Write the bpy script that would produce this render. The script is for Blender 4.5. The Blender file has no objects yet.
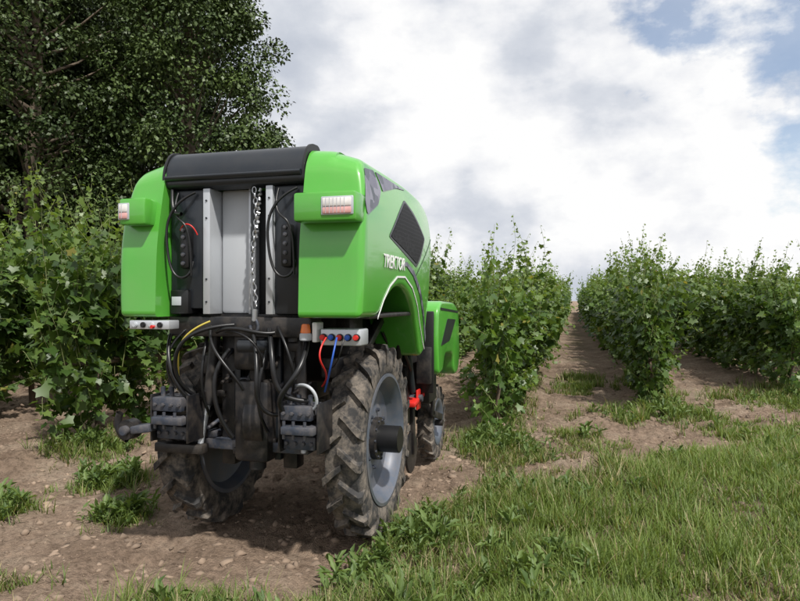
import bpy, bmesh, math, random
import numpy as np
from mathutils import Vector, Matrix
random.seed(3)
RNG=np.random.default_rng(7)
S=bpy.context.scene
S.view_settings.view_transform='Standard'; S.view_settings.look='None'; S.view_settings.exposure=0
COL=S.collection
# ------------------------------------------------------------ helpers
def link(o,parent=None):
    COL.objects.link(o)
    if parent: o.parent=parent
    return o
def empty(name,loc=(0,0,0),parent=None):
    e=bpy.data.objects.new(name,None); e.location=loc; e.empty_display_size=.2
    return link(e,parent)
def vhash(ix,iy,s):
    h=(ix.astype(np.int64)*374761393+iy.astype(np.int64)*668265263+s*974711)&0xffffffff
    h=((h^(h>>13))*1274126177)&0xffffffff
    return ((h^(h>>16))&0xffff)/65535.0
def vnoise(x,y,s=0):
    x=np.asarray(x,float); y=np.asarray(y,float)
    ix=np.floor(x); iy=np.floor(y); fx=x-ix; fy=y-iy
    fx=fx*fx*(3-2*fx); fy=fy*fy*(3-2*fy); ix=ix.astype(np.int64); iy=iy.astype(np.int64)
    a=vhash(ix,iy,s); b=vhash(ix+1,iy,s); c=vhash(ix,iy+1,s); d=vhash(ix+1,iy+1,s)
    return (a*(1-fx)+b*fx)*(1-fy)+(c*(1-fx)+d*fx)*fy
def fbm(x,y,s=0,o=4):
    t=0;a=.5;n=0
    for i in range(o):
        t=t+a*vnoise(x*2**i+i*17.3,y*2**i-i*9.1,s+i); n+=a; a*=.5
    return t/n
def sstep(t): t=np.clip(t,0,1); return t*t*(3-2*t)

def mesh_np(name,V,F,mats,col=None,mi=None,smooth=False):
    me=bpy.data.meshes.new(name); V=np.asarray(V,np.float32); F=np.asarray(F,np.int32)
    k=F.shape[1]
    me.vertices.add(len(V)); me.vertices.foreach_set('co',V.ravel())
    me.loops.add(F.size); me.loops.foreach_set('vertex_index',F.ravel())
    me.polygons.add(len(F)); me.polygons.foreach_set('loop_start',np.arange(0,F.size,k,dtype=np.int32))
    me.polygons.foreach_set('loop_total',np.full(len(F),k,np.int32))
    if mi is not None: me.polygons.foreach_set('material_index',np.asarray(mi,np.int32))
    if smooth: me.polygons.foreach_set('use_smooth',np.ones(len(F),bool))
    me.update(calc_edges=True)
    if col is not None:
        a=me.color_attributes.new('col','FLOAT_COLOR','POINT')
        a.data.foreach_set('color',np.asarray(col,np.float32).ravel())
    for m in mats: me.materials.append(m)
    me.validate()
    return me
# ------------------------------------------------------------ materials
def nodes(name):
    m=bpy.data.materials.new(name); m.use_nodes=True
    nt=m.node_tree; return m,nt,nt.nodes['Principled BSDF']
def noise(nt,scale,detail=4,rough=.6,coord='Object',dist=0):
    tc=nt.nodes.new('ShaderNodeTexCoord'); n=nt.nodes.new('ShaderNodeTexNoise')
    n.inputs['Scale'].default_value=scale; n.inputs['Detail'].default_value=detail
    n.inputs['Roughness'].default_value=rough; n.inputs['Distortion'].default_value=dist
    nt.links.new(tc.outputs[coord],n.inputs['Vector']); return n
def ramp(nt,src,stops):
    r=nt.nodes.new('ShaderNodeValToRGB'); e=r.color_ramp.elements
    while len(e)<len(stops): e.new(.5)
    for i,(p,c) in enumerate(stops): e[i].position=p; e[i].color=(*c,1)
    nt.links.new(src,r.inputs[0]); return r
def bump(nt,b,src,st=.3,d=.01):
    u=nt.nodes.new('ShaderNodeBump'); u.inputs['Strength'].default_value=st; u.inputs['Distance'].default_value=d
    nt.links.new(src,u.inputs['Height']); nt.links.new(u.outputs[0],b.inputs['Normal']); return u
def simple(name,c,rough=.5,metal=0,var=.25,scale=6,bmp=0,dust=0,coat=0,dustc=(.27,.215,.16)):
    m,nt,b=nodes(name)
    n=noise(nt,scale,4)
    lo=tuple(x*(1-var) for x in c); hi=tuple(min(1,x*(1+var)) for x in c)
    r=ramp(nt,n.outputs['Fac'],[(.3,lo),(.7,hi)])
    out=r.outputs[0]
    if dust>0:
        n2=noise(nt,scale*1.7,6,.7)
        r2=ramp(nt,n2.outputs['Fac'],[(.42,(0,0,0)),(.66,(dust,)*3)])
        mx=nt.nodes.new('ShaderNodeMix'); mx.data_type='RGBA'
        nt.links.new(r2.outputs[0],mx.inputs[0]); nt.links.new(out,mx.inputs[6]); mx.inputs[7].default_value=(*dustc,1)
        out=mx.outputs[2]
        rr=nt.nodes.new('ShaderNodeMapRange'); rr.inputs[3].default_value=rough; rr.inputs[4].default_value=min(1,rough+.35)
        nt.links.new(r2.outputs[0],rr.inputs[0]); nt.links.new(rr.outputs[0],b.inputs['Roughness'])
    else: b.inputs['Roughness'].default_value=rough
    nt.links.new(out,b.inputs['Base Color'])
    b.inputs['Metallic'].default_value=metal
    if coat: b.inputs['Coat Weight'].default_value=coat; b.inputs['Coat Roughness'].default_value=.06
    if bmp: bump(nt,b,noise(nt,scale*8,4).outputs['Fac'],bmp,.01)
    return m
M={}
M['green']=simple('green_paint',(.078,.37,.036),.33,0,.04,1.5,dust=.08,coat=.8)
M['anth']=simple('anthracite_paint',(.016,.020,.026),.32,0,.1,3,dust=.03)
M['black']=simple('black_steel',(.009,.009,.011),.45,0,.3,6,bmp=.1,dust=.13)
M['plastic']=simple('black_plastic',(.008,.008,.009),.45,0,.3,9)
M['hose']=simple('rubber_hose',(.009,.009,.010),.36,0,.3,9)
M['steel']=simple('dusty_grey_steel',(.045,.055,.078),.46,.25,.35,8,bmp=.15,dust=.3)
M['silver']=simple('aluminium',(.52,.54,.57),.36,.4,.1,3)
M['lgrey']=simple('light_grey_panel',(.44,.46,.49),.5,0,.06,2)
M['rim']=simple('rim_paint',(.115,.135,.175),.36,.3,.12,4,dust=.3)
M['tyre']=simple('tyre_rubber',(.030,.029,.029),.85,0,.35,7,bmp=.3,dust=.85,dustc=(.25,.21,.17))
M['red']=simple('red_paint',(.55,.02,.015),.4,0,.1,5)
M['blue']=simple('blue_plastic',(.02,.09,.42),.4,0,.1,5)
M['orange']=simple('orange_lens',(.75,.18,.03),.2,0,.1,5)
M['yellow']=simple('yellow_sleeve',(.45,.36,.06),.5,0,.1,5)
M['white']=simple('white_decal',(.78,.78,.78),.4,0,.03,5)
M['lens']=simple('clear_lens',(.72,.69,.67),.12,0,.1,30,coat=.6)
M['rlens']=simple('red_lens',(.62,.33,.31),.15,0,.1,30,coat=.6)
M['chain']=simple('galvanised_chain',(.42,.43,.45),.35,.8,.1,8)
M['bark']=simple('bark',(.16,.125,.09),.9,0,.4,9,bmp=.6)
M['vinebark']=simple('vine_bark',(.12,.085,.06),.9,0,.4,20,bmp=.6)
M['stem']=simple('green_stem',(.17,.19,.07),.6,0,.3,9)
def grille_mat():
    m,nt,b=nodes('mesh_grille')
    tc=nt.nodes.new('ShaderNodeTexCoord'); v=nt.nodes.new('ShaderNodeTexVoronoi')
    v.feature='DISTANCE_TO_EDGE'; v.inputs['Scale'].default_value=38; v.inputs['Randomness'].default_value=.15
    nt.links.new(tc.outputs['Object'],v.inputs['Vector'])
    r=ramp(nt,v.outputs['Distance'],[(.06,(.022,.022,.026)),(.14,(.003,.003,.004))])
    nt.links.new(r.outputs[0],b.inputs['Base Color']); b.inputs['Roughness'].default_value=.6
    b.inputs['Specular IOR Level'].default_value=.25
    return m
M['grille']=grille_mat()
def decal_mat():
    m,nt,b=nodes('faceted_grey_decal')
    tc=nt.nodes.new('ShaderNodeTexCoord'); v=nt.nodes.new('ShaderNodeTexVoronoi')
    v.inputs['Scale'].default_value=13
    nt.links.new(tc.outputs['Object'],v.inputs['Vector'])
    sx=nt.nodes.new('ShaderNodeSeparateXYZ'); nt.links.new(v.outputs['Color'],sx.inputs[0])
    r=ramp(nt,sx.outputs[0],[(.1,(.05,.06,.075)),(.5,(.12,.115,.16)),(.9,(.22,.22,.27))])
    nt.links.new(r.outputs[0],b.inputs['Base Color']); b.inputs['Roughness'].default_value=.35
    return m
M['decal']=decal_mat()
def leaf_mat(name,trans=.35,rough=.45,spec=.4,gain=1.0):
    m,nt,b=nodes(name)
    at=nt.nodes.new('ShaderNodeAttribute'); at.attribute_name='col'
    oi=nt.nodes.new('ShaderNodeObjectInfo')
    hs=nt.nodes.new('ShaderNodeHueSaturation')
    mr=nt.nodes.new('ShaderNodeMapRange'); mr.inputs[3].default_value=.85*gain; mr.inputs[4].default_value=1.15*gain
    nt.links.new(oi.outputs['Random'],mr.inputs[0]); nt.links.new(mr.outputs[0],hs.inputs['Value'])
    nt.links.new(at.outputs['Color'],hs.inputs['Color'])
    nt.links.new(hs.outputs[0],b.inputs['Base Color'])
    b.inputs['Roughness'].default_value=rough; b.inputs['Specular IOR Level'].default_value=spec
    if trans<=0: return m
    t=nt.nodes.new('ShaderNodeBsdfTranslucent')
    mm=nt.nodes.new('ShaderNodeMix'); mm.data_type='RGBA'; mm.blend_type='MULTIPLY'; mm.inputs[0].default_value=1
    nt.links.new(hs.outputs[0],mm.inputs[6]); mm.inputs[7].default_value=(1.6,1.5,.75,1)
    nt.links.new(mm.outputs[2],t.inputs['Color'])
    ms=nt.nodes.new('ShaderNodeMixShader'); ms.inputs[0].default_value=trans
    nt.links.new(b.outputs[0],ms.inputs[1]); nt.links.new(t.outputs[0],ms.inputs[2])
    nt.links.new(ms.outputs[0],nt.nodes['Material Output'].inputs['Surface'])
    return m
M['vleaf']=leaf_mat('vine_leaf',.36,.42,.45,1.05)
M['tleaf']=leaf_mat('tree_leaf',0,.5,.35)
M['grass']=leaf_mat('grass_blade',.3,.5,.35)
# ------------------------------------------------------------ ground
EX=np.array([-30,-2.9,-2.5,-1.36,-1.05,-.6,.57,2.5,4.2,8,30]); EY=np.array([1.5,1.6,2.85,3.05,4.25,5.3,6.2,8.3,9.7,11.,20.])
ROWS=[(-15.3,4.5),(-13.2,4.5),(-11.1,4.0),(-9.0,3.6),(-6.9,3.4),(-4.85,5.2),(-2.9,6.3),(-.88,7.0),(1.15,9.1),(3.3,10.9),(5.5,12.2),(7.6,14),(9.7,16),(11.8,18)]
def gmask(x,y):
    e=np.interp(x,EX,EY)+(fbm(x*1.3,y*1.3,11)-.5)*1.4
    m=sstep((e-y)/.5)
    hole=sstep((fbm(x*1.1+5,y*1.1,23)-.34)/.14)
    fine=sstep((fbm(x*4.5,y*4.5,29)-.26)/.2)
    m=m*(.38+.62*hole)*(.55+.45*fine)
    for cx,cy,r in ((-3.72,4.55,.26),(-3.0,3.8,.17),(-3.95,3.7,.17),(-3.1,2.7,.2),(1.1,8.7,.5),(-.75,6.5,.4),(-.45,5.9,.35),(3.2,10.6,.8),(-4.6,5.3,.3),(2.1,8.0,.5)):
        d=((x-cx)**2+(y-cy)**2)/r**2
        m=np.maximum(m,np.exp(-d)*sstep((fbm(x*4,y*4,31)-.3)/.2)*.9)
    for rx,ry in ROWS:
        if rx<-4: continue
        d=np.exp(-((x-rx)/.3)**2)*sstep((y-ry+.6)/.8)
        m=np.maximum(m,d*.55*sstep((fbm(x*2,y*1.2,41)-.42)/.2))
    d=np.exp(-((x-.15)/.3)**2)*sstep((y-6.2)/1.)
    m=np.maximum(m,d*.75*sstep((fbm(x*1.6,y*.9,43)-.40)/.15))
    return np.clip(m,0,1)
def hgt(x,y):
    d=np.sqrt(x*x+y*y); f=np.clip((26-d)/12,0,1)
    g=gmask(x,y)
    h=(fbm(x*1.1,y*1.1,1)-.5)*.10
    r=np.abs(fbm(x*5,y*5,2,3)-.5)*2
    b1=np.abs(vnoise(x*9+.3*fbm(x*6,y*6,4),y*9,6)-.5)*2; b2=np.abs(vnoise(x*17,y*17,8)-.5)*2
    rough=.6+1.15*sstep((fbm(x*.9,y*.9,71)-.36)/.25)
    rut=0
    for cx,y1 in ((-1.25,3.7),(-2.34,3.7)):
        rut=rut+np.exp(-((x-cx-.03*np.sin(y*1.3))/.12)**2)*sstep((y1-y)/.5)
    for cx in (-.42,.62): rut=rut+.8*np.exp(-((x-cx)/.14)**2)*sstep((y-7)/1.5)
    soil=(1-g*.8)*rough*(1-.5*np.clip(rut,0,1))*( .055*(1-r)*vnoise(x*2.1,y*2.1,5) + .034*(1-b1)**.7+.019*(1-b2)+.013*(vnoise(x*28,y*28,9)-.5)-.028)-.025*np.clip(rut,0,1)
    mound=0
    for rx,ry in ROWS: mound=mound+.07*np.exp(-((x-rx)/.35)**2)*sstep((y-ry+1)/1.)
    return (h+soil)*f+mound*np.clip((40-d)/10,0,1)-.018
def axis(lo,hi,st,flo,fhi,g=1.09):
    a=list(np.arange(lo,hi+1e-6,st)); s=st; v=a[-1]
    while v<fhi: s*=g; v+=s; a.append(v)
    s=st; v=a[0]; pre=[]
    while v>flo: s*=g; v-=s; pre.append(v)
    return np.array(pre[::-1]+a)
gx=axis(-6.0,4.5,.025,-900,900,1.08); gy=axis(2.0,10.,.025,-300,1500,1.08)
X,Y=np.meshgrid(gx,gy); Z=hgt(X,Y); G=gmask(X,Y)
nx,ny=len(gx),len(gy)
idx=np.arange(nx*ny).reshape(ny,nx)
F=np.stack([idx[:-1,:-1],idx[:-1,1:],idx[1:,1:],idx[1:,:-1]],-1).reshape(-1,4)
c=np.ones((nx*ny,4)); c[:,0]=G.ravel(); c[:,1]=fbm(X*.7,Y*.7,77).ravel()
def ground_mat():
    m,nt,b=nodes('soil')
    at=nt.nodes.new('ShaderNodeAttribute'); at.attribute_name='col'
    sp=nt.nodes.new('ShaderNodeSeparateColor'); nt.links.new(at.outputs['Color'],sp.inputs[0])
    n1=noise(nt,1.3,8,.68); n2=noise(nt,24,6,.7); n3=noise(nt,95,3,.6)
    r1=ramp(nt,n1.outputs['Fac'],[(.3,(.165,.116,.083)),(.5,(.262,.192,.142)),(.7,(.37,.295,.225))])
    r2=ramp(nt,n2.outputs['Fac'],[(.3,(.45,.43,.41)),(.52,(1,1,1)),(.75,(1.3,1.28,1.25))])
    mx=nt.nodes.new('ShaderNodeMix'); mx.data_type='RGBA'; mx.blend_type='MULTIPLY'; mx.inputs[0].default_value=1
    nt.links.new(r1.outputs[0],mx.inputs[6]); nt.links.new(r2.outputs[0],mx.inputs[7])
    r3=ramp(nt,n2.outputs['Fac'],[(.35,(.065,.065,.028)),(.7,(.14,.125,.065))])
    mg=nt.nodes.new('ShaderNodeMix'); mg.data_type='RGBA'
    sc=nt.nodes.new('ShaderNodeMath'); sc.operation='MULTIPLY'; sc.inputs[1].default_value=.75
    nt.links.new(sp.outputs[0],sc.inputs[0]); nt.links.new(sc.outputs[0],mg.inputs[0])
    nt.links.new(mx.outputs[2],mg.inputs[6]); nt.links.new(r3.outputs[0],mg.inputs[7])
    nt.links.new(mg.outputs[2],b.inputs['Base Color'])
    b.inputs['Roughness'].default_value=.95; b.inputs['Specular IOR Level'].default_value=.15
    ad=nt.nodes.new('ShaderNodeMath'); ad.operation='ADD'
    nt.links.new(n2.outputs['Fac'],ad.inputs[0]); nt.links.new(n3.outputs['Fac'],ad.inputs[1])
    bump(nt,b,ad.outputs[0],.9,.028)
    return m
M['soil']=ground_mat()
me=mesh_np('ground',np.stack([X.ravel(),Y.ravel(),Z.ravel()],1),F,[M['soil']],c,smooth=True)
link(bpy.data.objects.new('ground',me))
# clods
def ico():
    bm=bmesh.new(); bmesh.ops.create_icosphere(bm,subdivisions=1,radius=1)
    v=np.array([x.co[:] for x in bm.verts]); f=np.array([[a.index for a in t.verts] for t in bm.faces]); bm.free(); return v,f
IV,IF=ico()
n=17000
d=1.6+RNG.random(n)**1.2*13
th=RNG.uniform(-.62,.62,n)-.264
px=d*np.sin(th); py=d*np.cos(th)
keep=RNG.random(n)>gmask(px,py)*.9; px=px[keep];py=py[keep];n=len(px)
sz=.003+.026*RNG.random(n)**6+.012*(fbm(px*2,py*2,3)>.58)*RNG.random(n)**2
P=np.stack([px,py,hgt(px,py)-sz*.15],1)
R=1+1.1*(RNG.random((n,len(IV)))-.5)
V=IV[None]*R[...,None]*sz[:,None,None]*np.stack([RNG.uniform(.7,1.7,n),RNG.uniform(.7,1.7,n),RNG.uniform(.5,.9,n)],1)[:,None,:]+P[:,None,:]
Fc=(IF[None]+np.arange(n)[:,None,None]*len(IV)).reshape(-1,3)
cc=simple('clod_soil',(.235,.172,.126),.95,0,.45,1.6,bmp=.7)
link(bpy.data.objects.new('soil_clods',mesh_np('soil_clods',V.reshape(-1,3),Fc,[cc])))
# ------------------------------------------------------------ grass
def blades(px,py,pz,ht,wd,ang,lean,cols,bend=.5):
    n=len(px); ts=np.array([0,.4,.75,1.]); ww=np.array([1,.85,.5,0.])
    dx=np.cos(ang);dy=np.sin(ang)
    V=np.zeros((n,7,3)); k=0
    for i,(t,w) in enumerate(zip(ts,ww)):
        off=lean*(t*.6+bend*t*t)*ht; z=ht*(t-.25*lean*t*t)
        cx=px+dx*off; cy=py+dy*off; cz=pz+z
        if i<3:
            for s in (-1,1):
                V[:,k,0]=cx-dy*s*wd*w*.5; V[:,k,1]=cy+dx*s*wd*w*.5; V[:,k,2]=cz; k+=1
        else: V[:,k,0]=cx;V[:,k,1]=cy;V[:,k,2]=cz
    T=np.array([[0,1,3],[0,3,2],[2,3,5],[2,5,4],[4,5,6]])
    F=(T[None]+np.arange(n)[:,None,None]*7).reshape(-1,3)
    C=np.ones((n,7,4)); C[:,:,:3]=cols[:,None,:]
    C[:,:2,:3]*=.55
    return V.reshape(-1,3),F,C.reshape(-1,4)
def sample(n,dmin,dmax,pw,th=.62):
    d=dmin+RNG.random(n)**pw*(dmax-dmin); t=RNG.uniform(-th,th,n)-.264
    return d*np.sin(t),d*np.cos(t),d
tx,ty,td=sample(95000,1.7,13,.95,.66)
k=RNG.random(len(tx))<gmask(tx,ty)**1.1
tx,ty,td=tx[k],ty[k],td[k]
nb=9
th_=.035+.17*fbm(tx*1.5,ty*1.5,90)**1.2*RNG.uniform(.35,1.7,len(tx))
px=np.repeat(tx,nb)+RNG.normal(0,.026,len(tx)*nb); py=np.repeat(ty,nb)+RNG.normal(0,.026,len(tx)*nb)
ht=np.repeat(th_,nb)*RNG.uniform(.5,1.35,len(px))
dd=np.repeat(td,nb)
tone=np.repeat(RNG.random(len(tx)),nb)*.6+RNG.random(len(px))*.4
patch=fbm(px*.9,py*.9,55)
cA=np.array([.062,.105,.022]);cB=np.array([.17,.225,.050]);cD=np.array([.36,.31,.17])
cl=cA+(cB-cA)*tone[:,None]
cl*=(.8+.5*patch)[:,None]
dry=(RNG.random(len(px))<.10+.16*(patch<.45))[:,None]; cl=np.where(dry,cD*RNG.uniform(.6,1.1,(len(px),1)),cl)
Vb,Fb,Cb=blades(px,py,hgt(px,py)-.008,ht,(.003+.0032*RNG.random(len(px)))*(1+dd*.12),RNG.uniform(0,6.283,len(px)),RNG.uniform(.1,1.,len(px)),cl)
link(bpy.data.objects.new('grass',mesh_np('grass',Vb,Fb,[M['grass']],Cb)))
NBL=len(px)
# ---- generic leaf placement
VL=np.array([(0,.06,0),(.50,-.06,.04),(.40,.24,.03),(.60,.50,.07),(.25,.62,.03),(0,1.0,-.06),(-.25,.62,.03),(-.60,.50,.07),(-.40,.24,.03),(-.50,-.06,.04)])
VF=np.array([[5,6,4],[4,6,0],[0,6,8],[6,7,8],[0,8,9],[4,0,2],[4,2,3],[0,1,2]])
DL=np.array([(0,-.05,0),(.5,.35,.06),(0,1,-.04),(-.5,.35,.06)]); DF=np.array([[0,1,2],[0,2,3]])
def place(tv,tf,P,D,N,S,C):
    D=D/np.linalg.norm(D,axis=1,keepdims=True)
    N=N-(N*D).sum(1,keepdims=True)*D; N=N/np.maximum(np.linalg.norm(N,axis=1,keepdims=True),1e-6)
    X=np.cross(D,N)
    V=P[:,None,:]+S[:,None,None]*(tv[None,:,0:1]*X[:,None]+tv[None,:,1:2]*D[:,None]+tv[None,:,2:3]*N[:,None])
    F=(tf[None]+np.arange(len(P))[:,None,None]*len(tv)).reshape(-1,3)
    Cc=np.ones((len(P),len(tv),4)); Cc[:,:,:3]=C[:,None,:]
    return V.reshape(-1,3),F,Cc.reshape(-1,4)
# broad-leaved weeds
wx,wy,wd_=sample(9000,1.9,11,1.0,.64)
k=RNG.random(len(wx))<(gmask(wx,wy)>.3)*sstep((fbm(wx*1.4,wy*1.4,61)-.45)/.12)*.22
ex=[];ey=[]
for cx,cy,r,q in ((-3.72,4.55,.24,44),(-3.0,3.8,.15,24),(-3.95,3.7,.15,14),(1.1,8.8,.5,60),(-.75,6.6,.35,50),(-4.6,5.4,.3,30),(-.95,3.9,.22,26),(-1.0,3.3,.25,22),(3.2,10.6,.5,40)):
    ex+=list(RNG.normal(cx,r*.6,q)); ey+=list(RNG.normal(cy,r*.6,q))
wx=np.concatenate([wx[k],ex]); wy=np.concatenate([wy[k],ey])
nl=13; px=np.repeat(wx,nl)+RNG.normal(0,.015,len(wx)*nl); py=np.repeat(wy,nl)+RNG.normal(0,.015,len(wx)*nl); n=len(px)
an=RNG.uniform(0,6.283,n); el=RNG.uniform(.15,1.35,n)
D=np.stack([np.cos(an)*np.cos(el),np.sin(an)*np.cos(el),np.sin(el)],1)
N=np.stack([-np.cos(an)*.5,-np.sin(an)*.5,np.ones(n)],1)+RNG.normal(0,.4,(n,3))
EL=np.array([(0,0,0),(.06,.2,.02),(.15,.40,.05),(.09,.55,.02),(.13,.72,.03),(0,1,-.16),(-.13,.70,.03),(-.09,.58,.02),(-.15,.42,.05),(-.06,.2,.02),(0,.5,-.03)])
EF=np.array([[10,i,(i+1)%10] for i in range(10)])
tn=RNG.random((n,1))
zz=RNG.uniform(0,.10,n)
V1,F1,C1=place(EL,EF,np.stack([px,py,hgt(px,py)+zz],1),D,N,np.repeat(RNG.uniform(.05,.12,len(wx)),nl)*RNG.uniform(.5,1.2,n),np.array([.065,.115,.03])*(1-tn)+np.array([.16,.23,.065])*tn)
link(bpy.data.objects.new('weeds',mesh_np('weeds',V1,F1,[M['grass']],C1)))
# ------------------------------------------------------------ tubes (numpy)
def tube_np(pts,rad,k=5):
    pts=np.asarray(pts,float); rad=np.broadcast_to(rad,(len(pts),)); V=[];F=[]
    tg=np.gradient(pts,axis=0); tg/=np.linalg.norm(tg,axis=1,keepdims=True)+1e-9
    ref=np.array([.3,.9,.2]) if abs(tg[0][2])>.6 else np.array([0,0,1.])
    for p,t,r in zip(pts,tg,rad):
        a=np.cross(t,ref); a/=np.linalg.norm(a)+1e-9; b=np.cross(t,a)
        for i in range(k):
            q=2*math.pi*i/k; V.append(p+r*(math.cos(q)*a+math.sin(q)*b))
    for j in range(len(pts)-1):
        for i in range(k):
            a0=j*k+i;a1=j*k+(i+1)%k
            F.append((a0,a1,a1+k)); F.append((a0,a1+k,a0+k))
    return np.array(V),np.array(F)
class Acc:
    def __init__(s): s.V=[];s.F=[];s.C=[];s.M=[];s.n=0
    def add(s,V,F,C,m):
        if not hasattr(C,'shape') or C.ndim==1: C=np.tile(np.array([*C[:3],1.]),(len(V),1))
        s.V.append(V);s.F.append(F+s.n);s.C.append(C);s.M.append(np.full(len(F),m));s.n+=len(V)
    def mesh(s,name,mats,smooth=False): return mesh_np(name,np.concatenate(s.V),np.concatenate(s.F),mats,np.concatenate(s.C),np.concatenate(s.M),smooth)
# ------------------------------------------------------------ vines
def vine_mesh(seed,ns=46,top=1.0,ls=1.0,low=14,far=False):
    r=np.random.default_rng(seed); A=Acc()
    tr=np.array([[0,0,-.08],[.02,.01,.2],[-.02,.03,.42],[.01,0,.62]])
    V,F=tube_np(tr,[.035,.028,.026,.03],7); A.add(V,F,np.array([.1,.1,.1]),1)
    V,F=tube_np([[0,-.55,.66],[.02,-.25,.63],[.01,0,.62],[-.02,.3,.64],[0,.55,.67]],[.012,.018,.024,.018,.012],6); A.add(V,F,np.array([.1,.1,.1]),1)
    P=[];D=[];N=[];Sz=[];C=[]
    for i in range(ns+low):
        kind=r.random()
        sd=1 if r.random()<.5 else -1
        p=np.array([r.normal(0,.09),r.uniform(-.58,.58),r.uniform(.5,.95)])
        if i>=ns:
            p=np.array([r.normal(0,.06),r.uniform(-.55,.55),r.uniform(.0,.35)]); dr=np.array([sd*r.uniform(.1,.6),r.normal(0,.35),.8]); L=r.uniform(.35,.8); g=.4
        elif kind<.70: dr=np.array([sd*r.uniform(.0,.26),r.normal(0,.14),1.]); L=(r.uniform(.6,1.1) if r.random()<.62 else r.uniform(1.2,1.72))*top; g=.06
        elif kind<.87: dr=np.array([sd*r.uniform(.3,.8),r.normal(0,.4),.8]); L=r.uniform(.5,1.05); g=.9; p[2]+=r.uniform(0,.5)
        else: dr=np.array([sd*.7,r.normal(0,.4),.0]); L=r.uniform(.35,.75); g=1.2
        dr/=np.linalg.norm(dr); st=.055; k=int(L/st); pts=[p.copy()]
        for j in range(k):
            t=j/k
            dr=dr+np.array([r.normal(0,.08),r.normal(0,.08),-g*.09+r.normal(0,.03)])
            if abs(p[0])>.38: dr[0]-=np.sign(p[0])*.06
            dr/=np.linalg.norm(dr); p=p+dr*st
            if p[2]<.06: p[2]=.06
            pts.append(p.copy())
            for q in range(2 if t<.75 else 1):
                if q==1 and r.random()<.3: continue
                an=r.uniform(0,6.283); pet=np.array([math.cos(an)+.7*np.sign(p[0]+r.normal(0,.05)),math.sin(an),r.uniform(-.1,.6)])
                pet/=np.linalg.norm(pet); s=ls*(.118*(1-.70*max(0,t-.4)/.6))*r.uniform(.5,1.25)
                lp=p+pet*s*.55*r.uniform(.5,1.5)
                out=np.array([pet[0],pet[1]*.8,0.])
                P.append(lp);D.append(out*.8+np.array([0,0,-.55])+r.normal(0,.38,3)); N.append(out*.55+np.array([0,0,.75])+r.normal(0,.45,3)); Sz.append(s)
                tt=r.random(); young=max(0,(t-.55)/.45)
                c=np.array([.040,.086,.018])*(1-tt)+np.array([.092,.155,.03])*tt
                c=c*(1-young*.7)+np.array([.20,.28,.06])*young*.7
                if r.random()<.01: c=np.array([.26,.24,.06])
                C.append(c)
        if len(pts)>3 and not far:
            V,F=tube_np(pts[::2]+[pts[-1]],np.linspace(.005,.0015,len(pts[::2])+1),3); A.add(V,F,np.array([.1,.1,.1]),2)
    V,F,Cc=place(DL if far else VL,DF if far else VF,np.array(P),np.array(D),np.array(N),np.array(Sz),np.array(C)); A.add(V,F,Cc,0)
    return A.mesh('vine',[M['vleaf'],M['vinebark'],M['stem']])
VM=[vine_mesh(100+i,48,1.04+.06*(i%3-1),1.0,10 if i%3 else 24) for i in range(10)]
VL_FAR=[vine_mesh(200+i,34,1.0,1.35,8,True) for i in range(3)]
def hz(x,y): return float(hgt(np.array([x]),np.array([y]))[0])
for ri,(rx,ry) in enumerate(ROWS):
    e=empty('vine_row',(rx,0,0))
    y=ry+.45; first=True
    ymax=85 if abs(rx)<6 else 45
    while y<ymax:
        near=y<18
        m=random.choice(VM if near else VL_FAR)
        o=bpy.data.objects.new('vine_plant',m); link(o,e)
        sc=random.uniform(.92,1.08)*(1.17 if rx<-4 else 1.05)
        if near and random.random()<.25: sc*=.86
        sy=1.0 if y<35 else 1.7
        o.location=(random.gauss(0,.06),y,hz(rx,y)+.02 if near else .03)
        o.rotation_euler=(random.gauss(0,.03),random.gauss(0,.03),random.choice([0,math.pi])+random.gauss(0,.1))
        o.scale=(sc*random.uniform(.90,1.10)*(.9 if first else 1),sc*sy,sc*random.uniform(.90,1.12))
        step=.92
        if random.random()<.10 and near and not first: step=1.25
        first=False
        y+=step*sy
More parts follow.
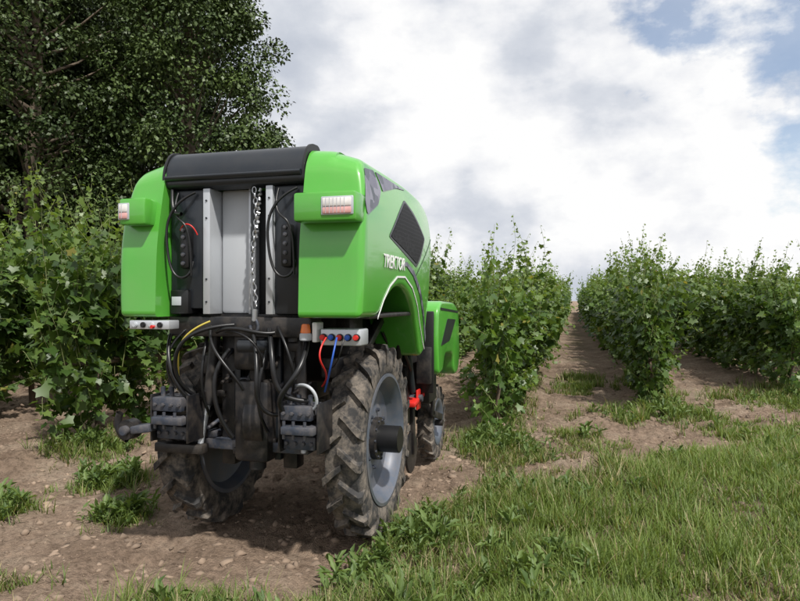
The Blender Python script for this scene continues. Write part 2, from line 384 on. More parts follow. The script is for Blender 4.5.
# ------------------------------------------------------------ trees
def tree_mesh(seed,H=15,R=4.6,nc=260,lpc=330,base=1.8):
    r=np.random.default_rng(seed); A=Acc()
    tp=[[0,0,-.2],[.1,.05,H*.15],[-.1,.1,H*.35],[.1,-.1,H*.6],[0,.1,H*.85]]
    V,F=tube_np(tp,[.42,.33,.26,.15,.04],9); A.add(V,F,np.array([.1,.1,.1]),1)
    cs=[]
    lob=[(r.uniform(0,6.28),r.uniform(.2,.95),r.uniform(.75,1.2)) for _ in range(10)]
    while len(cs)<nc:
        u=r.random(); z=base+u*(H-base)
        prof=math.sin(math.pi*min(1,(u*.86+.14)))**.55
        a=r.uniform(0,6.283)
        f=.74
        for la,lu,lr in lob:
            da=math.atan2(math.sin(a-la),math.cos(a-la)); f=max(f,lr*math.exp(-(da/.6)**2-((u-lu)/.16)**2))
        rr=R*prof*f*math.sqrt(r.uniform(.3,1))
        cs.append((rr*math.cos(a),rr*math.sin(a),z,r.uniform(.55,1.2)))
    P=[];D=[];N=[];Sz=[];C=[]
    for (x,y,z,cr) in cs:
        if r.random()<.4:
            z0=max(1.5,z-1.5-r.random()*1.5)
            V,F=tube_np([[0,0,z0],[x*.5,y*.5,z0+(z-z0)*.4],[x,y,z]],[.09,.05,.015],5); A.add(V,F,np.array([.1,.1,.1]),1)
        q=r.normal(0,1,(lpc,3)); q/=np.linalg.norm(q,axis=1,keepdims=True)
        rad=cr*r.random((lpc,1))**.45
        p=np.array([x,y,z])+q*rad*np.array([1.1,1.1,.7])
        P.append(p); D.append(q*.5+np.array([0,0,-.4])+r.normal(0,.5,(lpc,3))); N.append(q*.7+np.array([0,0,.7])+r.normal(0,.4,(lpc,3)))
        Sz.append(r.uniform(.09,.20,lpc)); t=np.clip(r.random((lpc,1))*.6+r.random()*.6-.1,0,1)
        C.append(np.array([.026,.048,.013])*(1-t)+np.array([.078,.115,.028])*t)
    TL=np.array([(0,0,0),(.34,.45,.05),(0,1,0),(-.34,.45,.05)]); TF=np.array([[0,1,2],[0,2,3]])
    V,F,Cc=place(TL,TF,np.concatenate(P),np.concatenate(D),np.concatenate(N),np.concatenate(Sz),np.concatenate(C)); A.add(V,F,Cc,0)
    return A.mesh('tree',[M['tleaf'],M['bark']])
TM=[tree_mesh(1),tree_mesh(2,16.5,5.0,290)]
for (x,y,mi,rz,s) in ((-14.1,21.4,0,.4,.98),(-18.8,18.9,1,1.2,1.0),(-24.0,19.6,0,3.0,1.08),(-20.0,26.3,1,4.2,1.05),(-27,26,0,5.2,1.25),(-23.5,24,1,2.2,1.0)):
    o=bpy.data.objects.new('deciduous_tree',TM[mi]); link(o); o.location=(x,y,-.05); o.rotation_euler=(0,0,rz); o.scale=(s,s,s)
# ============================================================ MACHINE
MX,MY=-1.79,3.93
T=empty('robotic_vineyard_tractor',(MX,MY,.022))
def finish(bm,name,mat,smooth=35,parent=T):
    me=bpy.data.meshes.new(name); bmesh.ops.recalc_face_normals(bm,faces=bm.faces[:])
    bm.to_mesh(me); bm.free(); me.materials.append(mat)
    if smooth:
        me.polygons.foreach_set('use_smooth',[True]*len(me.polygons))
        me.set_sharp_from_angle(angle=math.radians(smooth))
    o=bpy.data.objects.new(name,me); return link(o,parent)
def box(name,x0,x1,y0,y1,z0,z1,mat,bev=.008,rot=None):
    bm=bmesh.new(); bmesh.ops.create_cube(bm,size=1)
    sx,sy,sz=x1-x0,y1-y0,z1-z0
    bmesh.ops.scale(bm,vec=(sx,sy,sz),verts=bm.verts)
    if bev: bmesh.ops.bevel(bm,geom=bm.edges[:],offset=min(bev,sx*.45,sy*.45,sz*.45),segments=2,affect='EDGES',profile=.5)
    o=finish(bm,name,mat); o.location=((x0+x1)/2,(y0+y1)/2,(z0+z1)/2)
    if rot: o.rotation_euler=rot
    return o
def cyl(name,p,q,r,mat,seg=20,r2=None,bev=.004):
    p=Vector(p);q=Vector(q);d=q-p
    bm=bmesh.new(); bmesh.ops.create_cone(bm,segments=seg,radius1=r,radius2=r if r2 is None else r2,depth=d.length,cap_ends=True)
    if bev and bev<r*.4: bmesh.ops.bevel(bm,geom=[e for e in bm.edges if e.calc_face_angle(0)>1.],offset=bev,segments=2,affect='EDGES')
    o=finish(bm,name,mat,40); o.location=(p+q)/2; o.rotation_mode='QUATERNION'; o.rotation_quaternion=d.to_track_quat('Z','Y'); return o
def hose(name,pts,r,mat):
    c=bpy.data.curves.new(name,'CURVE'); c.dimensions='3D'; c.bevel_depth=r; c.bevel_resolution=3; c.resolution_u=10
    s=c.splines.new('NURBS'); s.points.add(len(pts)-1)
    for i,p in enumerate(pts): s.points[i].co=(*p,1)
    s.use_endpoint_u=True; s.order_u=min(4,len(pts)); c.materials.append(mat)
    return link(bpy.data.objects.new(name,c),T)
def rnd(poly,segs=5):
    out=[];n=len(poly)
    for i in range(n):
        a=Vector(poly[i-1][:2]);b=Vector(poly[i][:2]);c_=Vector(poly[(i+1)%n][:2]); r=poly[i][2] if len(poly[i])>2 else 0
        if r<=0: out.append((b.x,b.y)); continue
        da=(a-b).normalized();dc=(c_-b).normalized()
        L=min(r,(a-b).length*.48,(c_-b).length*.48)
        p0=b+da*L;p1=b+dc*L
        for k in range(segs+1):
            t=k/segs; q=p0*(1-t)**2+b*2*t*(1-t)+p1*t*t; out.append((q.x,q.y))
    return out
def warp(v):
    x,y,z=v
    s=1-.075*max(0,(z-1.85)/.47)**2-.05*max(0,(y-.2)/.8)**2 -.02*max(0,(1.5-z)/.4)
    s+=.012*math.sin(max(0,min(1,(z-1.35)/.9))*math.pi)
    z2=z-.075*max(0,min(1,(abs(x)-.40)/.33))**1.6*max(0,min(1,(z-1.95)/.38))**2
    return (x*s if abs(x)>.55 else x,y,z2)
def bisect_all(bm,ys,zs,xs=()):
    for v in ys: bmesh.ops.bisect_plane(bm,geom=bm.verts[:]+bm.edges[:]+bm.faces[:],plane_co=(0,v,0),plane_no=(0,1,0))
    for v in zs: bmesh.ops.bisect_plane(bm,geom=bm.verts[:]+bm.edges[:]+bm.faces[:],plane_co=(0,0,v),plane_no=(0,0,1))
    for v in xs: bmesh.ops.bisect_plane(bm,geom=bm.verts[:]+bm.edges[:]+bm.faces[:],plane_co=(v,0,0),plane_no=(1,0,0))
def pod(name,prof,x0,x1,mat,bev=.045,outer=1,wp=True):
    bm=bmesh.new(); vs=[bm.verts.new((x0,y,z)) for y,z in prof]; f=bm.faces.new(vs)
    r=bmesh.ops.extrude_face_region(bm,geom=[f]); nv=[g for g in r['geom'] if isinstance(g,bmesh.types.BMVert)]
    bmesh.ops.translate(bm,vec=(x1-x0,0,0),verts=nv)
    bm.normal_update()
    if bev:
        es=[e for e in bm.edges if all(abs(v.co.x-x1)<1e-5 for v in e.verts)]
        bmesh.ops.bevel(bm,geom=es,offset=bev,segments=5,affect='EDGES',profile=.5,clamp_overlap=False)
    if wp:
        sg=1 if x1>0 else -1
        bisect_all(bm,np.arange(-.8,1.1,.1),np.arange(1.0,2.4,.07),[sg*q for q in (.5,.54,.58,.62,.66)])
        for v in bm.verts: v.co=Vector(warp(v.co))
    return finish(bm,name,mat,30)
def plate(name,poly,x,mat,th=.004,wp=True):
    bm=bmesh.new(); vs=[bm.verts.new((x,y,z)) for y,z in poly]; f=bm.faces.new(vs)
    r=bmesh.ops.extrude_face_region(bm,geom=[f]); nv=[g for g in r['geom'] if isinstance(g,bmesh.types.BMVert)]
    bmesh.ops.translate(bm,vec=(th,0,0),verts=nv)
    if wp:
        bisect_all(bm,np.arange(-.8,1.1,.1),np.arange(1.0,2.4,.07))
        for v in bm.verts: v.co=Vector(warp(v.co))
    return finish(bm,name,mat,30)
ARCH=[(.80,1.09,.05),(.66,1.06,.05),(.52,1.24,.1),(.40,1.38,.1),(.24,1.50,.12),(.05,1.565,.12),(-.14,1.56,.12),(-.32,1.49,.1),(-.47,1.385,.06)]
PROF=[(-.80,1.385,.03),(-.785,1.80,.12),(-.70,2.22,.08),(-.625,2.320,.06),(.15,2.34,.3),(.80,2.30,.2),(1.04,2.20,.10),(1.06,1.90,.2)]+ARCH
pr=rnd(PROF)
pod('side_shell_right',pr,.385,.735,M['green'],.035)
pod('side_shell_left',pr,-.49,-.735,M['green'],.035)
XS=.7365
plate('side_grille',rnd([(-.27,1.86,.02),(-.02,2.03,.05),(.15,2.14,.02),(.34,2.07,.05),(.66,1.93,.02),(.50,1.80,.04),(.38,1.73,.02),(.1,1.79,.05)]),XS,M['grille'])
plate('grille_frame',rnd([(-.31,1.855,.03),(-.02,2.055,.05),(.15,2.165,.03),(.36,2.095,.05),(.70,1.935,.03),(.52,1.775,.04),(.38,1.705,.03),(.1,1.765,.05)]),XS-.003,M['anth'])
plate('corner_decal',rnd([(-.64,2.24,.02),(-.46,2.27,.02),(-.40,2.13,.03),(-.50,2.02,.02),(-.72,1.93,.03),(-.735,2.0,.02)]),XS,M['decal'],.003)
plate('shoulder_decal',rnd([(-.42,2.27,.01),(.25,2.275,.01),(.0,2.235,.02),(-.22,2.17,.02),(-.36,2.13,.01)]),XS,M['decal'],.003)
up=[(-.50,1.385),(-.40,1.49),(-.28,1.57),(-.12,1.63),(.06,1.635),(.26,1.57),(.44,1.45),(.58,1.30),(.70,1.18),(.79,1.12)]
lo=[(a,b-.012) for i,(a,b) in enumerate(up)]
plate('white_arch_stripe',up+lo[::-1],XS,M['white'],.003)
up=[(-.05,1.70),(.1,1.73),(.3,1.68),(.52,1.56),(.70,1.40),(.84,1.20)]
lo=[(-.05,1.697),(.1,1.70),(.28,1.645),(.5,1.52),(.68,1.36),(.82,1.16)]
plate('dark_swoosh',up+lo[::-1],XS,M['decal'],.003)
plate('shell_seam',[(.30,1.62),(.31,1.62),(1.02,1.955),(1.02,1.963)],XS,M['anth'],.002)
tc=bpy.data.curves.new('side_lettering','FONT'); tc.body='TREKTOR'; tc.size=.112; tc.extrude=.0015; tc.shear=.25; tc.space_character=.97; tc.offset=.001
tc.materials.append(M['white'])
to=link(bpy.data.objects.new('side_lettering',tc),T); to.location=(.7475,-.44,1.67); to.rotation_euler=(math.pi/2,math.radians(0),math.pi/2)
def xprism(name,prof,x0,x1,mat,bev=0,smooth=35):
    bm=bmesh.new(); vs=[bm.verts.new((x0,y,z)) for y,z in prof]; f=bm.faces.new(vs)
    r=bmesh.ops.extrude_face_region(bm,geom=[f]); nv=[g for g in r['geom'] if isinstance(g,bmesh.types.BMVert)]
    bmesh.ops.translate(bm,vec=(x1-x0,0,0),verts=nv)
    if bev: bmesh.ops.bevel(bm,geom=[e for e in bm.edges if abs(e.verts[0].co.x-e.verts[1].co.x)<1e-5],offset=bev,segments=2,affect='EDGES',clamp_overlap=False)
    return finish(bm,name,mat,smooth)
xprism('top_hood',rnd([(-.50,2.10),(-.50,2.30,.04),(.15,2.325,.3),(.78,2.28,.25),(1.0,2.17,.16),(1.02,1.86,.2),(.8,1.15)]),-.488,.383,M['green'])
xprism('rear_roll_cover',rnd([(-.60,2.115,.02),(-.70,2.13,.03),(-.695,2.24,.08),(-.63,2.345,.08),(-.50,2.355,.03),(-.46,2.31)],8),-.495,.370,M['anth'],.004)
xprism('roll_lip',rnd([(-.715,2.165,.012),(-.725,2.19,.01),(-.70,2.20,.01),(-.69,2.165,.01)]),-.485,.358,M['anth'])
for x in (-.508,.366): xprism('roll_end_cap',rnd([(-.59,2.11,.02),(-.71,2.125,.03),(-.705,2.245,.08),(-.635,2.355,.08),(-.50,2.365,.03),(-.45,2.31)],8),x,x+.014,M['plastic'])
box('interior_back',-.485,.38,-.42,-.38,1.40,2.2,M['plastic'])
box('cabinet_left',-.484,-.262,-.66,-.42,1.43,2.12,M['anth'],.012)
box('cabinet_strip',-.260,-.215,-.68,-.42,1.40,2.12,M['silver'],.004)
box('grey_panel',-.213,-.015,-.56,-.43,1.40,2.13,M['lgrey'],.02)
box('grey_panel_edge',-.013,.0,-.60,-.43,1.40,2.13,M['silver'],.003)
box('chain_bay_back',.002,.133,-.50,-.43,1.40,2.13,M['plastic'],.004)
box('cabinet_strip_right',.135,.178,-.68,-.42,1.40,2.12,M['silver'],.004)
box('cabinet_right',.180,.383,-.66,-.42,1.40,2.12,M['anth'],.012)
box('recess_step',-.47,-.35,-.69,-.55,1.40,1.54,M['plastic'],.01)
box('door_label',-.455,-.395,-.695,-.688,1.45,1.50,M['lgrey'],.001)
for z in (1.47,1.60,1.95,2.05):
    for x in (-.237,.157): cyl('strip_screw',(x,-.685,z),(x,-.67,z),.006,M['anth'],8)
for cx in (-.36,.275):
    box('cable_clamp',cx-.035,cx+.035,-.72,-.66,1.66,1.90,M['plastic'],.02)
    for z in (1.69,1.74,1.79,1.84,1.88): cyl('clamp_bolt',(cx,-.735,z),(cx,-.715,z),.012,M['steel'],8)
    hose('cable_loop',[(cx+.05,-.68,2.1),(cx-.02,-.72,2.06),(cx-.10,-.74,1.96),(cx-.10,-.74,1.8),(cx-.07,-.74,1.64),(cx,-.74,1.59),(cx+.05,-.72,1.63),(cx+.05,-.7,1.70)],.008,M['hose'])
    hose('cable_loop_b',[(cx-.06,-.68,2.1),(cx-.07,-.72,2.0),(cx-.02,-.74,1.93),(cx+.03,-.74,1.92),(cx+.055,-.73,1.8),(cx+.05,-.72,1.62)],.007,M['hose'])
hose('red_cable',[(-.38,-.72,1.88),(-.34,-.75,1.93),(-.29,-.74,1.92),(-.27,-.72,1.85)],.004,M['red'])
hose('cable_sheath',[(-.46,-.68,2.12),(-.45,-.70,2.02),(-.43,-.72,1.96),(-.36,-.74,1.97)],.012,M['hose'])
for i in range(22):
    bm=bmesh.new(); R0,r0=.014,.0036; ring=[]
    for a in range(14):
        t=2*math.pi*a/14; cx_,cz_=R0*.62*math.cos(t),R0*1.35*math.sin(t)
        row=[]
        for b in range(6):
            u=2*math.pi*b/6; row.append(bm.verts.new((cx_+r0*math.cos(u)*math.cos(t),r0*math.sin(u),cz_+r0*math.cos(u)*math.sin(t))))
        ring.append(row)
    for a in range(14):
        for b in range(6): bm.faces.new((ring[a][b],ring[(a+1)%14][b],ring[(a+1)%14][(b+1)%6],ring[a][(b+1)%6]))
    o=finish(bm,'chain_link',M['chain'],60); o.location=(.055+.012*math.sin(i*.35),-.66,2.10-i*.0305); o.rotation_euler=(0,.1*math.sin(i),(i%2)*math.pi/2+.3); o.scale=(1.25,1.25,1)
for i in range(11):
    bm=bmesh.new(); bmesh.ops.create_cone(bm,segments=8,radius1=.009,radius2=.009,depth=.020,cap_ends=True)
    o=finish(bm,'chain_link',M['chain'],60); o.location=(.092-.0025*i,-.66,2.10-i*.026); o.rotation_euler=(1.2*(i%2),.4,i)
cyl('chain_hook',(.06,-.66,1.43),(.055,-.66,1.36),.016,M['chain'],10)
hose('hook_loop',[(.055,-.66,1.38),(.09,-.66,1.34),(.07,-.66,1.28),(.03,-.66,1.30),(.03,-.66,1.34)],.010,M['steel'])
def lightblock(x0,x1,l0,l1,yr=-.885,dz=0):
    box('lamp_housing',x0,x1,yr,-.70,1.885+dz,2.035+dz,M['green'],.014)
    box('lamp_frame',l0-.010,l1+.010,yr-.006,yr+.015,1.912+dz,2.008+dz,M['silver'],.006)
    box('lamp_clear',l0,l1,yr-.013,yr+.005,1.955+dz,2.0+dz,M['lens'],.006)
    box('lamp_red',l0,l1,yr-.013,yr+.005,1.918+dz,1.952+dz,M['rlens'],.006)
    k=int((l1-l0)/.02)
    for i in range(1,k): box('lamp_rib',l0+i*.02-.001,l0+i*.02+.001,yr-.0145,yr-.008,1.92+dz,1.998+dz,M['lgrey'],0)
lightblock(.395,.735,.56,.715)
lightblock(-.69,-.52,-.683,-.63,-.85,.02)
# lower rear frame
box('frame_crossbeam',-.50,.40,-.66,-.50,1.27,1.385,M['black'],.012)
box('frame_top_plate',-.70,.70,-.55,.9,1.375,1.40,M['black'],.006)
box('inner_bay',-.36,.36,-.1,.95,.95,2.2,M['plastic'],.03)
for s in (-1,1):
    box('mast',s*.20-.045,s*.20+.045,-.50,-.40,.50,1.38,M['black'],.008)
    box('mast_rail',s*.13-.02,s*.13+.02,-.52,-.46,.55,1.38,M['anth'],.005)
    box('leg',s*.385-.05,s*.385+.05,-.12,.14,.50,1.38,M['black'],.015)
    box('side_rail',s*.40-.05,s*.40+.05,-.40,2.2,1.02,1.14,M['black'],.012)
    cyl('axle',(s*.3,0,.59),(s*.52,0,.59),.09,M['black'],24)
    box('final_drive',s*.38-.07,s*.38+.07,-.16,.16,.44,.76,M['black'],.05)
    box('diagonal_strut',s*.46-.03,s*.46+.03,-.45,.55,1.10,1.16,M['black'],.01,rot=(.5,0,0))
    cyl('lift_cylinder',(s*.30,-.56,.86),(s*.27,-.52,1.32),.032,M['black'],16)
    cyl('lift_rod',(s*.33,-.60,.62),(s*.30,-.56,.88),.018,M['silver'],12)
box('rear_axle_beam',-.52,.52,-.10,.10,.60,.74,M['black'],.02)
box('lower_crossbar',-.62,.34,-.56,-.47,.60,.66,M['steel'],.008)
box('centre_gear',-.10,.12,-.62,-.30,.55,1.02,M['black'],.03)
box('winch_block',-.09,.11,-.64,-.36,1.08,1.30,M['black'],.02)
cyl('winch_motor',(-.06,-.60,1.22),(.13,-.60,1.22),.055,M['anth'],20)
cyl('centre_column',(.015,-.54,.50),(.015,-.54,1.10),.05,M['black'],20)
cyl('centre_drum',(-.03,-.45,.78),(.09,-.45,.78),.20,M['black'],28)
def hitch(cx,w,name,z0=.665):
    box(name+'_base',cx-w/2,cx+w/2,-.72,-.60,z0,z0+.075,M['steel'],.008)
    box(name+'_mid',cx-w/2+.02,cx+w/2+.02,-.80,-.62,z0+.095,z0+.14,M['steel'],.008)
    box(name+'_upper',cx-w/2,cx+w/2-.01,-.76,-.58,z0+.165,z0+.245,M['steel'],.008)
    box(name+'_side',cx-w/2-.012,cx-w/2-.002,-.76,-.55,z0-.01,z0+.26,M['black'],.003)
    box(name+'_plate',cx+w/2+.0225,cx+w/2+.033,-.76,-.55,z0-.01,z0+.26,M['black'],.003)
    for ix in (-.38,-.12,.14,.38):
        for iz,yy in ((.037,-.735),(.205,-.775)):
            cyl('hitch_bolt',(cx+ix*w,yy,z0+iz),(cx+ix*w,yy+.04,z0+iz),.013,M['steel'],6)
    for ix in (-.34,-.05,.30):
        cyl('hitch_pin',(cx+ix*w,-.70,z0+.24),(cx+ix*w,-.70,z0+.30),.014,M['steel'],10)
        cyl('hitch_stud',(cx+ix*w,-.775,z0+.07),(cx+ix*w,-.775,z0+.165),.009,M['steel'],8)
    box(name+'_arm',cx-.045,cx+.045,-.62,-.12,z0+.02,z0+.11,M['black'],.01)
hitch(-.44,.20,'hitch_left',.68); hitch(.355,.19,'hitch_right')
box('hitch_link',-.66,-.53,-.80,-.70,.72,.765,M['steel'],.01,rot=(0,-.15,0))
cyl('hitch_hook',(-.70,-.78,.73),(-.70,-.70,.73),.058,M['black'],20)
cyl('hitch_ball',(-.70,-.81,.73),(-.70,-.67,.73),.028,M['steel'],16)
hose('hook_claw',[(-.72,-.74,.67),(-.78,-.74,.69),(-.80,-.74,.76),(-.77,-.74,.82)],.022,M['black'])
box('lower_tooth',-.60,-.28,-.66,-.58,.585,.64,M['black'],.01)
box('socket_rail',-.66,-.40,-.80,-.70,1.315,1.365,M['silver'],.006)
for i in range(4): cyl('socket',(-.62+i*.055,-.815,1.34),(-.62+i*.055,-.79,1.34),.016,M['plastic' if i%2 else 'lgrey'],12)
cyl('socket_red',(-.50,-.82,1.33),(-.50,-.79,1.33),.010,M['red'],12)
box('coupler_box',.47,.70,-.70,-.56,1.235,1.325,M['silver'],.01)
for i,m in enumerate(('red','blue','red','blue','red')): cyl('coupler',(.49+i*.047,-.73,1.28),(.49+i*.047,-.695,1.28),.015,M[m],14)
for i in range(5): cyl('coupler_ring',(.49+i*.047,-.712,1.28),(.49+i*.047,-.66,1.28),.020,M['plastic'],14)
cyl('beacon',(.385,-.70,1.30),(.385,-.70,1.35),.030,M['orange'],20,.022)
cyl('beacon_base',(.385,-.70,1.26),(.385,-.70,1.30),.034,M['lgrey'],20)
box('horn_box',.42,.45,-.70,-.60,1.25,1.36,M['white'],.008)
H=[([(-.50,-.62,1.30),(-.44,-.80,1.2),(-.40,-.78,1.0),(-.34,-.70,.92)],.012,'hose'),
([(-.20,-.70,1.36),(-.33,-.78,1.30),(-.40,-.74,1.15),(-.44,-.64,1.0),(-.48,-.60,.95)],.006,'yellow'),
([(-.06,-.68,1.34),(-.28,-.82,1.33),(-.42,-.80,1.12),(-.36,-.72,.95),(-.3,-.6,.9)],.011,'hose'),
([(.05,-.66,1.28),(.16,-.80,1.12),(.10,-.80,.92),(.18,-.70,.82),(.30,-.66,.86)],.012,'hose'),
([(.12,-.62,1.34),(.24,-.80,1.22),(.22,-.80,1.02),(.30,-.76,.94),(.40,-.70,.93)],.014,'hose'),
([(.52,-.74,1.28),(.50,-.84,1.2),(.54,-.80,1.12),(.50,-.66,1.05),(.44,-.6,1.0)],.005,'red'),
([(.58,-.74,1.28),(.60,-.86,1.18),(.56,-.80,1.08),(.48,-.66,.98)],.005,'blue'),
([(.62,-.74,1.28),(.63,-.82,1.2),(.58,-.74,1.10),(.46,-.6,1.1)],.004,'hose'),
([(.35,-.60,1.26),(.42,-.78,1.14),(.30,-.82,1.0),(.24,-.78,.9),(.32,-.70,.82)],.016,'hose'),
([(.30,-.66,1.0),(.42,-.78,1.05),(.50,-.74,.96),(.44,-.72,.86),(.36,-.7,.9)],.009,'lgrey'),
([(-.10,-.66,1.2),(-.2,-.76,1.05),(-.16,-.74,.85),(-.08,-.66,.7)],.013,'hose'),
([(.12,-.64,1.2),(.14,-.76,1.06),(.08,-.74,.9),(.14,-.66,.74)],.010,'hose'),
([(-.30,-.56,1.3),(-.24,-.7,1.15),(-.30,-.7,1.0),(-.26,-.6,.8)],.009,'hose'),
([(-.16,-.70,1.30),(.0,-.78,1.36),(.12,-.76,1.28),(.2,-.7,1.3)],.011,'hose'),
([(-.1,-.70,1.30),(.05,-.80,1.33),(.18,-.76,1.22),(.12,-.7,1.1)],.006,'hose'),
([(-.22,-.66,1.33),(-.18,-.78,1.2),(-.02,-.80,1.12),(.02,-.72,.98)],.009,'hose'),
([(.2,-.66,1.33),(.3,-.78,1.26),(.36,-.76,1.1),(.3,-.68,.98)],.008,'hose'),
([(-.35,-.62,1.34),(-.47,-.74,1.25),(-.5,-.74,1.08),(-.42,-.70,.97)],.007,'hose')]
for i,(p,r,m) in enumerate(H): hose('hose',p,r,M[m])
for i in range(40):
    x=random.uniform(-.32,.34); z=random.uniform(.6,1.3); y=random.uniform(-.60,-.5)
    s=random.uniform(.012,.035)
    (box('fitting',x-s,x+s,y,y+.1,z-s*.7,z+s*.7,M[random.choice(['black','black','anth','steel'])],.005) if i%2 else cyl('fitting',(x,y-.02,z),(x+random.uniform(-.08,.08),y+.1,z+.05),s*.5,M[random.choice(['black','steel','chain'])],12))
# ------------------------------------------------------------ wheels
def lathe(prof,seg,name,mat,closed=True,smooth=40,parent=None):
    bm=bmesh.new(); R=[]
    for i in range(seg):
        t=2*math.pi*i/seg; R.append([bm.verts.new((x,r*math.cos(t),r*math.sin(t))) for x,r in prof])
    k=len(prof)
    for i in range(seg):
        for j in range(k if closed else k-1):
            a,b=R[i],R[(i+1)%seg]; bm.faces.new((a[j],b[j],b[(j+1)%k],a[(j+1)%k]))
    return finish(bm,name,mat,smooth,parent)
def wheel(x,y,r,w,rimr,out,name,steer=0,nl=19,lug=.035,hub=True):
    pv=empty(name+'_mount',(x,y,r-.010),T); pv.rotation_euler=(0,0,steer)
    e=empty(name,(0,0,0),pv); e.rotation_euler=(random.random(),0,0)
    rt=r-lug; h=w/2
    prof=[(-h*.80,rimr),(-h*.98,rimr+.03),(-h*1.02,(rimr+rt)/2),(-h*.98,rt-.04),(-h*.85,rt-.008),(-h*.4,rt),(h*.4,rt),(h*.85,rt-.008),(h*.98,rt-.04),(h*1.02,(rimr+rt)/2),(h*.98,rimr+.03),(h*.80,rimr)]
    lathe(prof,64,'tyre',M['tyre'],parent=e)
    bm=bmesh.new()
    for s in (-1,1):
        for k in range(nl):
            a0=2*math.pi*(k+(.5 if s>0 else 0))/nl; rows=[]
            for (u,ro,ri) in ((-.06,r,rt-.01),(.25,r,rt-.01),(.6,r-.001,rt-.02),(.92,r-.006,rt-.04),(1.06,r-.035,rt-.06),(1.04,r-.085,rt-.10)):
                xx=s*h*u; aa=a0+max(u,0)*.62*h*1.3/r*1.15
                dw=(.020+.006*u)/r; dw*=r/.6*1.0+.1
                dwo=dw*.75
                rows.append([bm.verts.new((xx,rr*math.cos(t),rr*math.sin(t))) for rr,t in ((ri,aa-dw),(ro,aa-dwo),(ro,aa+dwo),(ri,aa+dw))])
            for a,b in zip(rows[:-1],rows[1:]):
                for j in range(3): bm.faces.new((a[j],a[j+1],b[j+1],b[j]))
            bm.faces.new(rows[0]); bm.faces.new(rows[-1][::-1])
    finish(bm,'tread_lugs',M['tyre'],25,e)
    o=out
    rp=[(o*h*.98,rimr+.015),(o*h*1.0,rimr-.005),(o*h*.86,rimr-.02),(o*h*.70,rimr-.045),(o*h*.45,rimr-.055),(o*h*.15,rimr-.08),(o*h*.05,rimr*.62),(o*h*.2,rimr*.5),(o*h*.25,rimr*.3),(o*h*.25,.01),(-o*h*.1,.01),(-o*h*.2,rimr*.6),(-o*h*.4,rimr-.05),(-o*h*.98,rimr-.01),(-o*h*.98,rimr+.015)]
    lathe(rp,64,'rim',M['rim'],parent=e)
    if hub:
        hb=cyl('hub',(0,0,0),(o*(h+.085),0,0),.085,M['plastic'],28); hb.parent=e
        hb=cyl('hub_flange',(o*h*.2,0,0),(o*h*.55,0,0),.135,M['black'],28); hb.parent=e
        for k in range(8):
            t=k*math.pi/4; b=cyl('wheel_bolt',(o*h*.2,.18*math.cos(t),.18*math.sin(t)),(o*h*.42,.18*math.cos(t),.18*math.sin(t)),.014,M['steel'],6); b.parent=e
        for k in range(10):
            t=k*math.pi/5; b=cyl('wheel_bolt',(o*h*.25,.115*math.cos(t),.115*math.sin(t)),(o*h*.62,.115*math.cos(t),.115*math.sin(t)),.009,M['steel'],6); b.parent=e
wheel(.535,0,.605,.22,.40,1,'rear_wheel_right')
wheel(-.555,0,.605,.22,.40,-1,'rear_wheel_left')
wheel(.50,1.98,.35,.14,.2,1,'front_wheel_right',0,15,.018,False)
wheel(-.50,1.98,.35,.14,.2,-1,'front_wheel_left',0,15,.018,False)
# ------------------------------------------------------------ front unit
fp=rnd([(1.24,.86,.06),(1.20,1.12,.10),(1.22,1.40,.07),(1.34,1.475,.06),(2.0,1.455,.12),(2.20,1.36,.12),(2.24,.95,.1),(2.16,.80,.08),(1.95,.78,.1),(1.88,1.0,.1),(1.5,1.02,.1),(1.42,.88,.06)])
pod('front_shell_right',fp,.50,.725,M['green'],.025,wp=False)
pod('front_shell_left',fp,-.50,-.725,M['green'],.025,wp=False)
plate('front_stripe',[(1.3,1.42),(2.1,1.38),(2.12,1.36),(1.3,1.40)],.7265,M['anth'],.002,False)
plate('front_decal',rnd([(1.32,1.10,.02),(1.6,1.32,.03),(2.0,1.30,.02),(1.7,1.12,.03)]),.7265,M['anth'],.002,False)
box('front_body',-.49,.49,1.25,2.15,.80,1.44,M['anth'],.03)
for s in (-1,1):
    box('shell_backing',s*.60-.09,s*.60+.09,1.185,1.225,.72,1.39,M['plastic'],.01)
    box('shell_bracket',s*.62-.06,s*.62+.06,1.12,1.19,.80,1.1,M['black'],.01)
    box('battery_case',s*.50-.14,s*.50+.14,1.26,1.55,.62,.86,M['plastic'],.015)
    box('fork_head',s*.50-.055,s*.50+.055,1.55,1.70,.76,1.10,M['black'],.012)
    for q in (-1,1):
        box('fork_arm',s*.50+q*.09-.012,s*.50+q*.09+.012,1.60,2.02,.40,.46,M['black'],.006,rot=(-.25,0,0)); box('fork_leg',s*.50+q*.09-.012,s*.50+q*.09+.012,1.58,1.66,.46,.80,M['black'],.006)
    box('fork_bridge',s*.50-.10,s*.50+.10,1.57,1.68,.74,.80,M['black'],.01)
    box('wheel_guard',s*.50-.08,s*.50+.08,1.62,1.66,.56,.80,M['black'],.01)
    cyl('front_axle',(s*.50-.11,1.98,.33),(s*.50+.11,1.98,.33),.03,M['black'],16)
    box('mid_post',s*.50-.03,s*.50+.03,.95,1.03,.50,1.10,M['black'],.008)
    box('mid_plate',s*.55-.02,s*.55+.02,.90,1.20,.98,1.16,M['black'],.01)
    cyl('mid_cylinder',(s*.56,.80,1.25),(s*.56,1.0,.75),.025,M['anth'],16)
    cyl('mid_cylinder_rod',(s*.56,.62,1.45),(s*.56,.80,1.25),.016,M['silver'],12)
    cyl('suspension_tube',(s*.60,.50,1.36),(s*.52,.70,1.02),.03,M['black'],16)
box('tool_link_red',.50,.60,.92,1.28,.66,.70,M['red'],.012,rot=(.12,0,0))
box('tool_plate_red',.575,.59,1.05,1.16,.60,.76,M['red'],.006)
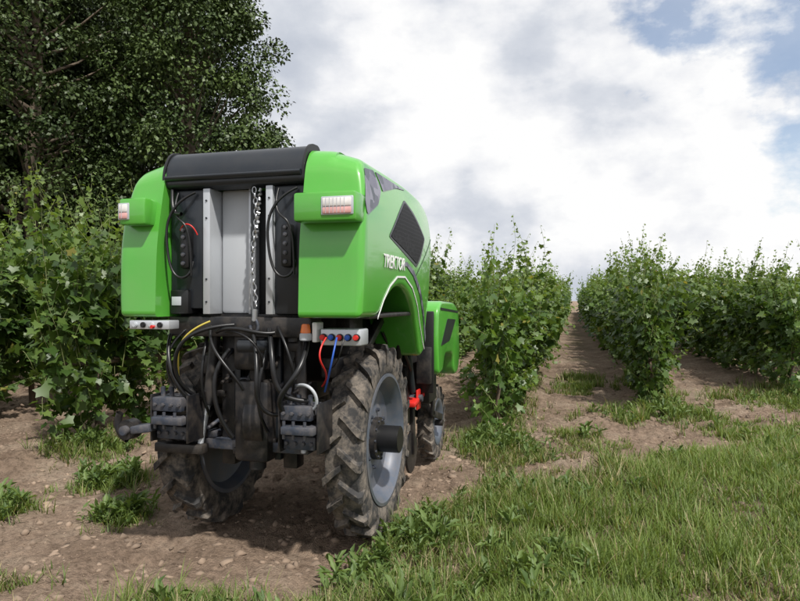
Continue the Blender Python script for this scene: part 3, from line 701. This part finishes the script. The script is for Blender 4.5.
cyl('tool_pivot',(.46,1.1,.69),(.62,1.1,.69),.03,M['steel'],16)
box('tool_shank',.50,.54,1.12,1.18,.22,.66,M['black'],.006,rot=(.1,0,0))
cyl('tool_disc',(.50,1.15,.24),(.52,1.15,.24),.17,M['black'],28)
hose('tool_hose',[(.5,.5,1.3),(.58,.75,1.1),(.58,.95,.9),(.55,1.1,.75)],.012,M['hose'])
hose('tool_hose_b',[(.46,.5,1.25),(.5,.8,.95),(.52,1.0,1.0),(.52,1.2,.8)],.012,M['hose'])
# ------------------------------------------------------------ light
sd=Vector((.42,-.42,.84)).normalized()
sun=bpy.data.lights.new('sun','SUN'); sun.energy=4.9; sun.angle=math.radians(2.5); sun.color=(1,.965,.90)
so=link(bpy.data.objects.new('sun',sun)); so.rotation_euler=sd.to_track_quat('Z','Y').to_euler(); so.location=(5,-5,12)
w=bpy.data.worlds.new('World'); S.world=w; w.use_nodes=True; nt=w.node_tree; bg=nt.nodes['Background']
sky=nt.nodes.new('ShaderNodeTexSky'); sky.sky_type='NISHITA'; sky.sun_disc=False
sky.sun_elevation=math.asin(sd.z); sky.sun_rotation=math.atan2(sd.x,sd.y)
nt.links.new(sky.outputs[0],bg.inputs[0]); bg.inputs[1].default_value=.15
tcn=nt.nodes.new('ShaderNodeTexCoord')
mp=nt.nodes.new('ShaderNodeMapping'); mp.inputs['Scale'].default_value=(1,1,1.6); mp.inputs['Location'].default_value=(1.75,.4,.6)
nt.links.new(tcn.outputs['Generated'],mp.inputs[0])
def wn(scale,detail,rough,dist=0):
    n=nt.nodes.new('ShaderNodeTexNoise'); n.inputs['Scale'].default_value=scale; n.inputs['Detail'].default_value=detail; n.inputs['Roughness'].default_value=rough; n.inputs['Distortion'].default_value=dist
    nt.links.new(mp.outputs[0],n.inputs['Vector']); return n
def mth(op,a,b):
    m=nt.nodes.new('ShaderNodeMath'); m.operation=op
    for i,q in enumerate((a,b)):
        if isinstance(q,(int,float)): m.inputs[i].default_value=q
        else: nt.links.new(q,m.inputs[i])
    return m.outputs[0]
n1=wn(3.2,6,.48,.0); n2=wn(9,6,.58,.0)
nn=mth('ADD',mth('MULTIPLY',n1.outputs['Fac'],.72),mth('MULTIPLY',n2.outputs['Fac'],.28))
cr=ramp(nt,nn,[(.38,(.56,.60,.68)),(.46,(.70,.73,.79)),(.51,(.88,.89,.92)),(.555,(1.0,1.0,1.0))])
bg2=nt.nodes.new('ShaderNodeBackground'); nt.links.new(cr.outputs[0],bg2.inputs[0]); bg2.inputs[1].default_value=1.0
def dist(d):
    v=nt.nodes.new('ShaderNodeVectorMath'); v.operation='DISTANCE'; v.inputs[1].default_value=d
    nt.links.new(tcn.outputs['Generated'],v.inputs[0]); return v.outputs['Value']
da=dist((.17,.895,.425)); db=dist((.275,.89,.365)); dc=dist((.30,.935,.20))
d1=mth('MINIMUM',mth('MINIMUM',da,db),mth('ADD',dc,.05))
d2=mth('ADD',d1,mth('MULTIPLY',mth('SUBTRACT',n2.outputs['Fac'],.5),.45))
br=ramp(nt,d2,[(.04,(.25,.25,.25)),(.12,(1,1,1))])
ms=nt.nodes.new('ShaderNodeMixShader'); nt.links.new(br.outputs[0],ms.inputs[0]); nt.links.new(bg.outputs[0],ms.inputs[1]); nt.links.new(bg2.outputs[0],ms.inputs[2])
nt.links.new(ms.outputs[0],nt.nodes['World Output'].inputs['Surface'])
# ------------------------------------------------------------ camera
cam=bpy.data.cameras.new('camera'); cam.sensor_width=36; cam.lens=28.8; cam.clip_end=3000; cam.clip_start=.05
co=link(bpy.data.objects.new('camera',cam)); co.location=(0,0,1.5); co.rotation_euler=(math.pi/2,0,math.atan(173/640))
S.camera=co
print('blades',NBL,'objs',len(bpy.data.objects))
